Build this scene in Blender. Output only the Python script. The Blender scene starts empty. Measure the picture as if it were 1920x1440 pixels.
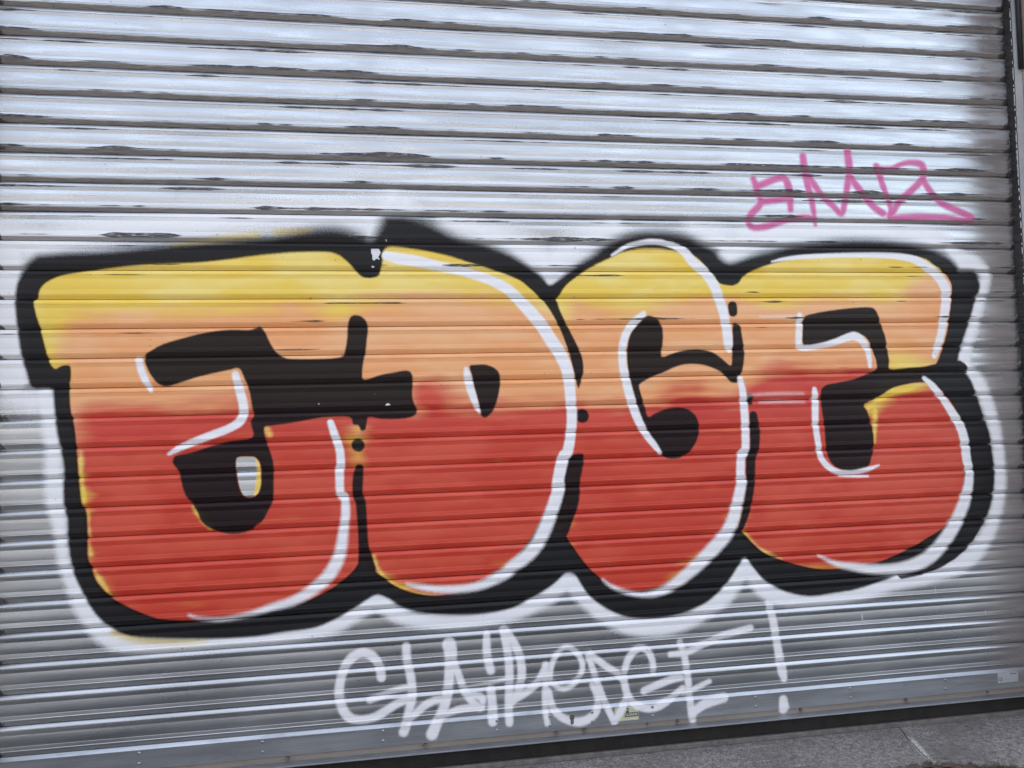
import bpy, bmesh, math, random
import numpy as np
from mathutils import Matrix, Vector

R = math.radians
random.seed(7)
rng = np.random.RandomState(11)
scene = bpy.context.scene
col = scene.collection

# ------------------------------------------------------------------ camera
CAM_LOC = (1.3479, -3.0841, 1.3801)
CAM_X = (0.986871, -0.159287, -0.026708)
CAM_Y = (0.020425, -0.040953, 0.998952)
CAM_LENS = 27.289
cam_data = bpy.data.cameras.new('camera')
cam_data.sensor_fit = 'HORIZONTAL'
cam_data.sensor_width = 36.0
cam_data.lens = CAM_LENS
cam_data.clip_start = 0.05
cam_data.clip_end = 2000.0
cam = bpy.data.objects.new('camera', cam_data)
col.objects.link(cam)
cx_, cy_ = Vector(CAM_X), Vector(CAM_Y)
cz_ = cx_.cross(cy_)
m3 = Matrix((cx_, cy_, cz_)).transposed()
cam.matrix_world = Matrix.Translation(Vector(CAM_LOC)) @ m3.to_4x4()
scene.camera = cam

# ------------------------------------------------------------------ sky, sun, exposure
SUN_EL, SUN_AZ = 60.0, 24.0            # the sun stands behind the shuttered building
world = bpy.data.worlds.new('World')
scene.world = world
world.use_nodes = True
wn = world.node_tree
wn.nodes.clear()
sky = wn.nodes.new('ShaderNodeTexSky')
sky.sky_type = 'NISHITA'
sky.sun_disc = False
sky.sun_elevation = R(SUN_EL)
sky.sun_rotation = R(SUN_AZ)
sky.air_density = 1.0
sky.dust_density = 4.0
sky.ozone_density = 1.0
hsv = wn.nodes.new('ShaderNodeHueSaturation')
hsv.inputs['Saturation'].default_value = 0.50
bg = wn.nodes.new('ShaderNodeBackground')
bg.inputs['Strength'].default_value = 0.13
wo = wn.nodes.new('ShaderNodeOutputWorld')
wn.links.new(sky.outputs[0], hsv.inputs['Color'])
wn.links.new(hsv.outputs[0], bg.inputs['Color'])
wn.links.new(bg.outputs[0], wo.inputs['Surface'])

sun_data = bpy.data.lights.new('sun', 'SUN')
sun_data.energy = 3.2
sun_data.angle = R(0.5)
sun_data.color = (1.0, 0.95, 0.87)
sun = bpy.data.objects.new('sun', sun_data)
col.objects.link(sun)
sun_dir = Vector((math.sin(R(SUN_AZ)) * math.cos(R(SUN_EL)), math.cos(R(SUN_AZ)) * math.cos(R(SUN_EL)), math.sin(R(SUN_EL))))
sun.rotation_euler = sun_dir.to_track_quat('Z', 'Y').to_euler()
sun.location = (3, 8, 14)

vs = scene.view_settings
vs.view_transform = 'Standard'
vs.look = 'None'
vs.exposure = 2.15
vs.gamma = 1.0
vs.use_curve_mapping = False
scene.cycles.max_bounces = 5
scene.cycles.diffuse_bounces = 3
scene.cycles.glossy_bounces = 3

# ------------------------------------------------------------------ helpers
def tag(o, label=None, cat=None, group=None, kind=None):
    if label: o['label'] = label
    if cat: o['category'] = cat
    if group: o['group'] = group
    if kind: o['kind'] = kind
    return o

def empty(name, loc=(0, 0, 0), parent=None):
    o = bpy.data.objects.new(name, None)
    o.location = loc
    o.empty_display_size = 0.1
    o.parent = parent
    col.objects.link(o)
    return o

def link(name, me, mat, parent=None):
    o = bpy.data.objects.new(name, me)
    if mat is not None and len(me.materials) == 0:
        me.materials.append(mat)
    o.parent = parent
    col.objects.link(o)
    return o

def bm_obj(name, bm, mat, parent=None, smooth=False):
    me = bpy.data.meshes.new(name)
    bmesh.ops.recalc_face_normals(bm, faces=bm.faces)
    bm.to_mesh(me)
    bm.free()
    if smooth:
        me.polygons.foreach_set('use_smooth', [True] * len(me.polygons))
    return link(name, me, mat, parent)

def add_box(bm, x0, x1, y0, y1, z0, z1, bevel=0.0):
    r = bmesh.ops.create_cube(bm, size=1.0)
    for v in r['verts']:
        v.co = Vector((x0 + (v.co.x + .5) * (x1 - x0), y0 + (v.co.y + .5) * (y1 - y0), z0 + (v.co.z + .5) * (z1 - z0)))
    if bevel > 0:
        ed = {e for v in r['verts'] for e in v.link_edges}
        bmesh.ops.bevel(bm, geom=list(ed), offset=bevel, segments=2, profile=0.5, affect='EDGES')

def box(name, x0, x1, y0, y1, z0, z1, mat, parent=None, bevel=0.0):
    bm = bmesh.new()
    add_box(bm, x0, x1, y0, y1, z0, z1, bevel)
    return bm_obj(name, bm, mat, parent)

class NT:
    """small wrapper for building node trees"""
    def __init__(self, name):
        self.mat = bpy.data.materials.new(name)
        self.mat.use_nodes = True
        self.t = self.mat.node_tree
        self.b = self.t.nodes['Principled BSDF']
    def n(self, typ): return self.t.nodes.new(typ)
    def put(self, sock, v):
        if isinstance(v, bpy.types.NodeSocket): self.t.links.new(v, sock)
        elif isinstance(v, (tuple, list)) and len(v) == 3 and sock.type == 'RGBA': sock.default_value = (*v, 1)
        else: sock.default_value = v
    def math(self, op, a, b=None, c=None, clamp=False):
        m = self.n('ShaderNodeMath'); m.operation = op; m.use_clamp = clamp
        self.put(m.inputs[0], a)
        if b is not None: self.put(m.inputs[1], b)
        if c is not None: self.put(m.inputs[2], c)
        return m.outputs[0]
    def mix(self, f, a, b):
        m = self.n('ShaderNodeMix'); m.data_type = 'RGBA'
        self.put(m.inputs['Factor'], f)
        self.put(m.inputs[6], a); self.put(m.inputs[7], b)
        return m.outputs[2]
    def lerp(self, f, a, b):
        m = self.n('ShaderNodeMix'); m.data_type = 'FLOAT'
        self.put(m.inputs[0], f); self.put(m.inputs[2], a); self.put(m.inputs[3], b)
        return m.outputs[0]
    def step(self, v, lo, hi):
        m = self.n('ShaderNodeMapRange'); m.interpolation_type = 'SMOOTHSTEP'
        self.put(m.inputs['Value'], v); self.put(m.inputs['From Min'], lo); self.put(m.inputs['From Max'], hi)
        return m.outputs['Result']
    def pos(self):
        return self.n('ShaderNodeNewGeometry').outputs['Position']
    def sep(self, v):
        s = self.n('ShaderNodeSeparateXYZ'); self.put(s.inputs[0], v); return s.outputs
    def vec(self, x, y, z):
        c = self.n('ShaderNodeCombineXYZ')
        for i, q in enumerate((x, y, z)): self.put(c.inputs[i], q)
        return c.outputs[0]
    def noise(self, vec, scale=1.0, detail=3.0, rough=0.55):
        m = self.n('ShaderNodeTexNoise')
        self.put(m.inputs['Vector'], vec); m.inputs['Scale'].default_value = scale
        m.inputs['Detail'].default_value = detail; m.inputs['Roughness'].default_value = rough
        return m.outputs['Fac']
    def scaled(self, v, sx, sy, sz):
        m = self.n('ShaderNodeVectorMath'); m.operation = 'MULTIPLY'
        self.put(m.inputs[0], v); m.inputs[1].default_value = (sx, sy, sz)
        return m.outputs[0]
    def attr(self, name):
        a = self.n('ShaderNodeAttribute'); a.attribute_name = name
        return a.outputs['Fac']
    def bump(self, h, strength, dist):
        m = self.n('ShaderNodeBump'); m.inputs['Strength'].default_value = strength
        m.inputs['Distance'].default_value = dist
        self.put(m.inputs['Height'], h); self.put(self.b.inputs['Normal'], m.outputs[0])

# ------------------------------------------------------------------ materials
LAYERS = ('halo', 'yellow', 'peach', 'red', 'black', 'white', 'pink', 'chip')

def painted_material(name, base=(0.53, 0.555, 0.575), metallic=1.0, rough=0.235, slats=True):
    g = NT(name)
    p = g.pos()
    x, y, z = g.sep(p)
    stretched = g.attr('n_streak')
    cloudy = g.attr('n_cloud')
    fine = g.noise(g.scaled(p, 260, 260, 260), 1.0, 1, 0.7)
    speck = g.math('MULTIPLY', g.math('SUBTRACT', fine, 0.5), 2.2)
    # ---- bare metal
    hair = g.noise(g.scaled(p, 2.5, 2.5, 330), 1.0, 2, 0.6)
    tone = g.step(g.math('ADD', g.math('MULTIPLY', stretched, 0.4), g.math('ADD', g.math('MULTIPLY', cloudy, 0.2), g.math('MULTIPLY', hair, 0.4))), 0.3, 0.7)
    colr = g.mix(tone, tuple(c * 0.80 for c in base), tuple(min(1, c * 1.22) for c in base))
    high = g.step(z, 1.9, 2.75)
    met = metallic
    if slats: rough = g.lerp(g.step(z, 1.1, 1.9), 0.30, 0.235)
    rgh = g.math('ADD', rough, g.math('MULTIPLY', g.math('SUBTRACT', cloudy, 0.45), 0.22))
    if slats:
        u = g.attr('u')
        k = g.attr('k')
        # pale oxide bloom on the upper slats
        bn = g.attr('n_bloom')
        bloom = g.math('MULTIPLY', g.math('MULTIPLY', g.step(bn, 0.30, 0.72), high), 0.34)
        # two paler vertical bands, stronger higher up
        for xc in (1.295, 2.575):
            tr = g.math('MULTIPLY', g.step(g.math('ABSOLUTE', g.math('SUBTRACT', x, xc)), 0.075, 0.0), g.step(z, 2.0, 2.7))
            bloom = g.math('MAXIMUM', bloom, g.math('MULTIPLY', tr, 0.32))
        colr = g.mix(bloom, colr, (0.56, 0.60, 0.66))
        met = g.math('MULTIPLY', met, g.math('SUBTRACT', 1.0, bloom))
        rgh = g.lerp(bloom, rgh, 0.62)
    # ---- paint layers
    tint = g.attr('n_tint')
    streak = stretched
    strk = g.math('MULTIPLY', g.math('SUBTRACT', streak, 0.5), 1.6)
    drift = g.math('MULTIPLY', g.math('SUBTRACT', tint, 0.5), 2.4)
    cov = 0.0
    spec = 0.50
    specs = {
        'halo': ((0.86, 0.865, 0.88), 1.0, 0.45, speck, 0.7),
        'yellow': (g.mix(g.step(tint, 0.35, 0.7), (0.86, 0.60, 0.085), (0.89, 0.69, 0.20)), 1.0, 0.40, speck, 0.5),
        'peach': (g.mix(g.step(tint, 0.3, 0.7), (0.84, 0.35, 0.15), (0.86, 0.44, 0.22)), 0.93, 0.32, g.math('ADD', strk, drift), 1.0),
        'red': (g.mix(g.step(tint, 0.35, 0.72), (0.56, 0.027, 0.020), (0.63, 0.056, 0.034)), 0.97, 0.30, g.math('ADD', strk, drift), 1.0),
        'black': ((0.006, 0.0055, 0.007), 0.985, 0.30, speck, 0.5),
        'white': ((0.87, 0.86, 0.875), 0.98, 0.42, speck, 0.5),
        'pink': ((0.62, 0.075, 0.30), 0.88, 0.40, speck, 0.5),
    }
    for nm in LAYERS[:-1]:
        c, op, rr, nz, amt = specs[nm]
        t = g.math('MULTIPLY_ADD', nz, amt, g.attr(nm))
        a = g.math('MULTIPLY', g.step(t, -1.0, 1.0), op)
        # keep the noise from inventing paint far from an edge
        a = g.math('MULTIPLY', a, g.step(g.attr(nm), -1.45, -1.0))
        colr = g.mix(a, colr, c)
        met = g.math('MULTIPLY', met, g.math('SUBTRACT', 1.0, a))
        rgh = g.lerp(a, rgh, rr)
        cov = a if nm == 'yellow' else (g.math('MAXIMUM', cov, a) if nm not in ('halo', 'pink') else cov)
        if nm == 'black': spec = g.lerp(a, 0.50, 0.20)
        elif nm == 'white': spec = g.lerp(a, spec, 0.30)
    ch = g.step(g.attr('chip'), -0.3, 0.3)
    colr = g.mix(ch, colr, (0.72, 0.71, 0.73))
    met = g.math('MULTIPLY', met, g.math('SUBTRACT', 1.0, ch))
    # ---- grime
    if slats:
        nA = g.attr('n_rub_low')
        nB = g.attr('n_rub_high')
        fr = g.noise(g.vec(g.math('MULTIPLY', x, 13.0), g.math('MULTIPLY', k, 5.0), g.math('MULTIPLY', u, 55.0)), 1.0, 3, 0.7)
        zone = g.math('MULTIPLY', g.step(z, 1.45, 2.15), 1.0)
        thr = g.lerp(zone, 0.72, 0.52)
        def lens(n, u0, w, gain):
            s = g.math('MULTIPLY', g.math('SUBTRACT', n, thr), gain)
            s = g.math('SUBTRACT', s, g.math('DIVIDE', g.math('ABSOLUTE', g.math('SUBTRACT', u, u0)), w))
            s = g.math('ADD', s, g.math('MULTIPLY', g.math('SUBTRACT', fr, 0.5), 1.3))
            return g.step(s, -0.05, 0.35)
        above = g.step(z, 1.25, 1.5)
        sA = g.math('MULTIPLY', lens(nA, 0.81, 0.05, 8.0), above)
        sB = g.math('MULTIPLY', lens(nB, 0.175, 0.04, 7.0), g.math('MULTIPLY', above, 0.9))
        sm = g.math('MAXIMUM', sA, sB)
        scr = g.step(g.noise(g.vec(g.math('MULTIPLY', x, 22.0), g.math('MULTIPLY', k, 3.0), g.math('MULTIPLY', u, 75.0)), 1.0, 2, 0.7), 0.33, 0.47)
        sm = g.math('MULTIPLY', sm, scr)
        colr = g.mix(g.math('MULTIPLY', sm, 0.95), colr, (0.028, 0.026, 0.029))
        met = g.math('MULTIPLY', met, g.math('SUBTRACT', 1.0, g.math('MULTIPLY', sm, 0.9)))
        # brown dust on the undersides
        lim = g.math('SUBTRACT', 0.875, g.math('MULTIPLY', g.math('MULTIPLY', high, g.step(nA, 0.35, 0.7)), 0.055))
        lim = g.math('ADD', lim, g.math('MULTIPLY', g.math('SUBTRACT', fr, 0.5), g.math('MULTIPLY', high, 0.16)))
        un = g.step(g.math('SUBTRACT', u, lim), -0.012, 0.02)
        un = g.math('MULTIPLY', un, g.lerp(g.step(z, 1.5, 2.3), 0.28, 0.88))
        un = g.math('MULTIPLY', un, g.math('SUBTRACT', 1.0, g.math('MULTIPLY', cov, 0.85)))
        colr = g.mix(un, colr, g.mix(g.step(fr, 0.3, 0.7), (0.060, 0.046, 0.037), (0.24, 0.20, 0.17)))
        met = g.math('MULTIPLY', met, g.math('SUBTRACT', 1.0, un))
        rgh = g.lerp(g.math('MAXIMUM', un, sm), rgh, 0.7)
        # rust and grease where the slat ends run in the guides
        e1 = g.math('SUBTRACT', 4.186, x)
        e0 = g.math('ADD', x, 0.066)
        e = g.math('MINIMUM', e0, e1)
        en = g.noise(g.scaled(p, 30, 30, 30), 1.0, 2, 0.65)
        ulow = g.step(u, 0.62, 0.95)
        reach = g.math('MULTIPLY', g.math('ADD', g.math('MULTIPLY', ulow, 0.036), 0.010), g.math('MULTIPLY', en, 1.7))
        eg = g.step(g.math('SUBTRACT', reach, e), -0.006, 0.010)
        colr = g.mix(g.math('MULTIPLY', eg, 0.93), colr, g.mix(en, (0.012, 0.010, 0.009), (0.055, 0.035, 0.025)))
        met = g.math('MULTIPLY', met, g.math('SUBTRACT', 1.0, eg))
        rgh = g.lerp(eg, rgh, 0.75)
        # tiny flecks
        fl = g.noise(g.scaled(p, 70, 70, 70), 1.0, 1)
        fk = g.math('MULTIPLY', g.step(fl, 0.775, 0.79), 0.7)
        colr = g.mix(fk, colr, (0.05, 0.045, 0.045))
    else:
        d1 = g.noise(g.scaled(p, 6, 6, 30), 1.0, 5, 0.65)
        dd = g.math('MULTIPLY', g.step(d1, 0.5, 0.75), 0.35)
        colr = g.mix(dd, colr, (0.16, 0.15, 0.145))
        rgh = g.lerp(dd, rgh, 0.6)
    g.put(g.b.inputs['Base Color'], colr)
    g.put(g.b.inputs['Metallic'], met)
    g.put(g.b.inputs['Roughness'], rgh)
    g.put(g.b.inputs['Specular IOR Level'], spec)
    brushed = hair
    peel = g.noise(g.scaled(p, 120, 120, 120), 1.0, 0)
    g.bump(g.math('ADD', g.math('MULTIPLY', brushed, 0.5), peel), 0.09, 0.0010)
    return g.mat

def metal_material(name, base, rough, dirt=(0.05, 0.04, 0.035), dirt_amt=0.4, metallic=1.0, scale=14):
    g = NT(name)
    p = g.pos()
    n1 = g.noise(p, scale, 5, 0.65)
    n2 = g.noise(g.scaled(p, 4, 4, 60), 1.0, 4)
    c = g.mix(n2, tuple(v * 0.85 for v in base), tuple(min(1, v * 1.15) for v in base))
    d = g.math('MULTIPLY', g.step(n1, 0.45, 0.75), dirt_amt)
    g.put(g.b.inputs['Base Color'], g.mix(d, c, dirt))
    g.put(g.b.inputs['Metallic'], g.math('MULTIPLY', metallic, g.math('SUBTRACT', 1.0, d)))
    g.put(g.b.inputs['Roughness'], g.lerp(d, rough, 0.75))
    g.bump(n1, 0.2, 0.001)
    return g.mat

def matte(name, c1, c2, scale=8.0, rough=0.85, bump=0.3, dist=0.004, detail=6):
    g = NT(name)
    p = g.pos()
    n1 = g.noise(p, scale, detail, 0.65)
    n2 = g.noise(p, scale * 14, 3, 0.6)
    f = g.step(g.math('ADD', g.math('MULTIPLY', n1, 0.65), g.math('MULTIPLY', n2, 0.35)), 0.32, 0.68)
    g.put(g.b.inputs['Base Color'], g.mix(f, c1, c2))
    g.b.inputs['Roughness'].default_value = rough
    g.bump(g.math('ADD', n1, g.math('MULTIPLY', n2, 0.6)), bump, dist)
    return g.mat

def concrete_material(name):
    g = NT(name)
    p = g.pos()
    big = g.noise(p, 3.0, 5, 0.6)
    grit = g.noise(p, 120, 4, 0.8)
    grit2 = g.noise(p, 38, 4, 0.75)
    f = g.math('ADD', g.math('MULTIPLY', grit, 0.6), g.math('MULTIPLY', grit2, 0.4))
    c = g.mix(g.step(f, 0.36, 0.66), (0.055, 0.050, 0.047), (0.36, 0.335, 0.315))
    c = g.mix(g.math('MULTIPLY', g.step(big, 0.42, 0.66), 0.6), c, (0.10, 0.09, 0.083))
    # pale scratch and lime streaks that run slantwise
    rotv = g.n('ShaderNodeMapping'); rotv.inputs['Rotation'].default_value = (0, 0, R(-58))
    rotv.inputs['Scale'].default_value = (4.0, 26.0, 1.0)
    g.put(rotv.inputs['Vector'], p)
    st = g.noise(rotv.outputs[0], 1.0, 5, 0.7)
    stm = g.math('MULTIPLY', g.step(st, 0.56, 0.68), g.step(grit, 0.42, 0.58))
    c = g.mix(g.math('MULTIPLY', stm, 0.75), c, (0.46, 0.45, 0.44))
    # lime smear along the crack
    px, py, pz = g.sep(p)
    off = g.math('ABSOLUTE', g.math('SUBTRACT', px, g.math('MULTIPLY_ADD', py, 0.30, 3.487)))
    lime = g.math('MULTIPLY', g.step(g.math('ADD', off, g.math('MULTIPLY', g.math('SUBTRACT', grit2, 0.5), 0.05)), 0.020, 0.004), g.math('MULTIPLY', g.step(py, -0.10, -0.17), g.step(grit, 0.40, 0.52)))
    c = g.mix(g.math('MULTIPLY', lime, 0.85), c, (0.55, 0.54, 0.52))
    g.put(g.b.inputs['Base Color'], c)
    g.b.inputs['Roughness'].default_value = 0.88
    g.bump(g.math('ADD', f, g.math('MULTIPLY', big, 0.4)), 0.55, 0.006)
    return g.mat

M = {}
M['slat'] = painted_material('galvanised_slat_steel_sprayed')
M['bar'] = painted_material('bottom_bar_steel_sprayed', base=(0.47, 0.50, 0.53), rough=0.42, slats=False)
M['sticker'] = painted_material('cream_sticker_sprayed', base=(0.62, 0.60, 0.40), metallic=0.0, rough=0.5, slats=False)
M['flange'] = metal_material('angle_iron', (0.42, 0.44, 0.47), 0.5, dirt=(0.07, 0.05, 0.04), dirt_amt=0.45)
M['web'] = matte('dusty_beige_web', (0.17, 0.14, 0.115), (0.33, 0.29, 0.25), 18, 0.8, 0.15, 0.001)
M['rubber'] = matte('black_rubber', (0.008, 0.007, 0.006), (0.022, 0.018, 0.015), 20, 0.8, 0.3, 0.002)
M['threshold'] = matte('dirty_threshold_steel', (0.09, 0.08, 0.072), (0.20, 0.185, 0.175), 30, 0.6, 0.4, 0.002)
M['guide'] = matte('painted_guide_steel', (0.40, 0.405, 0.42), (0.52, 0.525, 0.54), 9, 0.55, 0.25, 0.002)
M['grease'] = matte('black_grease', (0.007, 0.006, 0.006), (0.028, 0.022, 0.02), 60, 0.65, 0.5, 0.003)
M['rivet'] = metal_material('rivet_steel', (0.40, 0.41, 0.43), 0.4, dirt_amt=0.25, scale=60)
M['bolt'] = metal_material('rusty_bolt', (0.30, 0.26, 0.22), 0.55, dirt=(0.06, 0.028, 0.015), dirt_amt=0.8, scale=90)
M['chrome'] = metal_material('lock_nickel', (0.66, 0.65, 0.62), 0.25, dirt_amt=0.1, scale=90)
M['ink'] = matte('dark_green_ink', (0.012, 0.030, 0.024), (0.020, 0.045, 0.036), 40, 0.5, 0.0)
M['grey_ink'] = matte('grey_ink', (0.035, 0.035, 0.04), (0.06, 0.06, 0.065), 60, 0.6, 0.0)
M['cream_ink'] = matte('cream_print', (0.62, 0.62, 0.50), (0.70, 0.70, 0.58), 60, 0.5, 0.0)
M['paper'] = matte('silver_label', (0.36, 0.37, 0.39), (0.44, 0.45, 0.47), 30, 0.5, 0.0)
M['plaster'] = matte('pinkish_plaster', (0.44, 0.36, 0.32), (0.58, 0.49, 0.44), 30, 0.92, 0.6, 0.004)
M['facade'] = matte('lilac_grey_facade_render', (0.235, 0.225, 0.235), (0.31, 0.30, 0.305), 1.2, 0.9, 0.2, 0.004)
M['stone'] = matte('window_stone', (0.42, 0.40, 0.36), (0.52, 0.50, 0.46), 5, 0.85, 0.2, 0.003)
M['dark_stone'] = matte('dark_plinth_stone', (0.08, 0.082, 0.088), (0.125, 0.128, 0.135), 5, 0.85, 0.2, 0.003)
M['concrete'] = concrete_material('worn_concrete')
M['asphalt'] = matte('asphalt', (0.062, 0.064, 0.068), (0.105, 0.108, 0.115), 25, 0.9, 0.6, 0.006)
M['soil'] = matte('brown_soil', (0.05, 0.036, 0.028), (0.14, 0.10, 0.078), 45, 0.95, 0.8, 0.008)
M['pipe'] = matte('black_pipe', (0.010, 0.010, 0.011), (0.02, 0.02, 0.02), 20, 0.5, 0.1, 0.001)
g = NT('dark_glass'); g.b.inputs['Base Color'].default_value = (0.03, 0.04, 0.05, 1); g.b.inputs['Roughness'].default_value = 0.08
M['glass'] = g.mat
g = NT('weed_green')
gp = g.pos()
g.put(g.b.inputs['Base Color'], g.mix(g.noise(gp, 60, 2), (0.028, 0.050, 0.012), (0.12, 0.11, 0.040)))
g.b.inputs['Roughness'].default_value = 0.7
M['weed'] = g.mat

# ------------------------------------------------------------------ the painting on the shutter
# paint outlines and strokes on the shutter, millimetres along the shutter (x) and above the ground (z); strokes carry a width
SILHOUETTE = [(83,2005),(47,1965),(21,1906),(12,1847),(15,1788),(21,1723),(33,1637),(51,1572),(63,1527),(81,1515),(135,1512),(141,1478),(146,1414),(153,1349),(167,1282),(176,1217),(173,1153),(175,1087),(187,1032),(187,964),(196,892),(210,827),(233,773),(258,721),(294,667),(342,625),(404,595),(502,582),(690,566),(844,563),(942,572),(1060,580),(1140,609),(1201,639),(1256,672),(1297,690),(1344,671),(1398,632),(1487,606),(1618,591),(1724,590),(1825,604),(1897,635),(1972,673),(2017,704),(2046,728),(2083,722),(2111,677),(2147,626),(2219,572),(2301,536),(2398,523),(2490,528),(2583,550),(2661,586),(2734,648),(2784,711),(2819,749),(2844,714),(2887,661),(2917,637),(2995,594),(3101,569),(3207,574),(3324,585),(3441,612),(3562,643),(3639,657),(3732,686),(3825,728),(3888,771),(3944,832),(3974,884),(3992,931),(4007,994),(4014,1072),(4007,1150),(3998,1231),(3980,1286),(3948,1389),(3918,1471),(3886,1509),(3856,1545),(3879,1628),(3903,1685),(3934,1757),(3959,1829),(3986,1884),(3978,1932),(3964,1963),(3892,1961),(3874,1987),(3824,2032),(3704,2075),(3565,2092),(3395,2098),(3225,2087),(3083,2069),(2993,2046),(2914,2027),(2853,2006),(2797,1992),(2757,2014),(2741,2044),(2687,2073),(2624,2104),(2547,2121),(2470,2125),(2391,2120),(2314,2097),(2251,2063),(2197,2018),(2158,1995),(2105,1958),(2059,1922),(2014,1896),(1986,1929),(1934,1972),(1863,2020),(1762,2063),(1654,2090),(1585,2122),(1515,2157),(1444,2176),(1396,2179),(1354,2174),(1332,2134),(1304,2082),(1263,2097),(1188,2121),(1120,2123),(1031,2109),(931,2089),(865,2082),(773,2073),(644,2062),(516,2048),(327,2027),(203,2020),(125,2013)]
FILL = [(97,1880),(119,1906),(166,1930),(247,1946),(351,1962),(483,1975),(643,1982),(760,1995),(864,2010),(950,2019),(1030,2025),(1131,2026),(1165,2018),(1186,2007),(1220,1976),(1252,1938),(1272,1926),(1301,1924),(1328,1934),(1337,1960),(1344,1985),(1347,2023),(1366,2047),(1428,2045),(1512,2033),(1603,2014),(1688,1987),(1774,1961),(1861,1929),(1904,1907),(1953,1863),(1990,1828),(2023,1815),(2039,1837),(2053,1852),(2081,1892),(2127,1929),(2196,1973),(2281,2012),(2319,2030),(2388,2046),(2467,2049),(2544,2042),(2621,2027),(2668,1998),(2706,1953),(2745,1907),(2769,1898),(2807,1894),(2837,1907),(2854,1930),(2892,1953),(2973,1983),(3097,2012),(3222,2022),(3476,2025),(3691,2020),(3760,1987),(3811,1949),(3843,1901),(3840,1843),(3828,1772),(3811,1693),(3789,1630),(3765,1575),(3742,1540),(3710,1529),(3670,1506),(3682,1487),(3707,1472),(3775,1419),(3827,1354),(3855,1283),(3867,1211),(3858,1141),(3865,1070),(3860,1023),(3843,961),(3813,892),(3799,876),(3744,825),(3672,789),(3585,748),(3497,716),(3412,693),(3244,678),(3145,683),(3065,702),(2986,728),(2922,754),(2875,786),(2823,842),(2795,872),(2760,885),(2724,861),(2679,805),(2614,749),(2535,695),(2455,656),(2386,636),(2340,637),(2282,645),(2237,663),(2200,693),(2142,748),(2099,806),(2057,871),(2030,921),(1987,977),(1965,967),(1926,901),(1881,840),(1830,787),(1801,768),(1727,730),(1656,693),(1551,674),(1482,679),(1412,699),(1365,723),(1325,754),(1291,783),(1265,825),(1245,847),(1231,821),(1208,788),(1163,750),(1108,718),(1042,690),(943,673),(845,659),(787,639),(659,636),(565,642),(490,657),(416,691),(368,720),(331,748),(295,789),(277,823),(270,856),(256,896),(256,960),(253,1058),(238,1084),(230,1151),(225,1215),(220,1294),(216,1347),(209,1398),(200,1438),(197,1516),(201,1550),(201,1589),(190,1601),(165,1596),(146,1588),(128,1616),(111,1683),(96,1748),(84,1788),(77,1833),(91,1851)]
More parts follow.
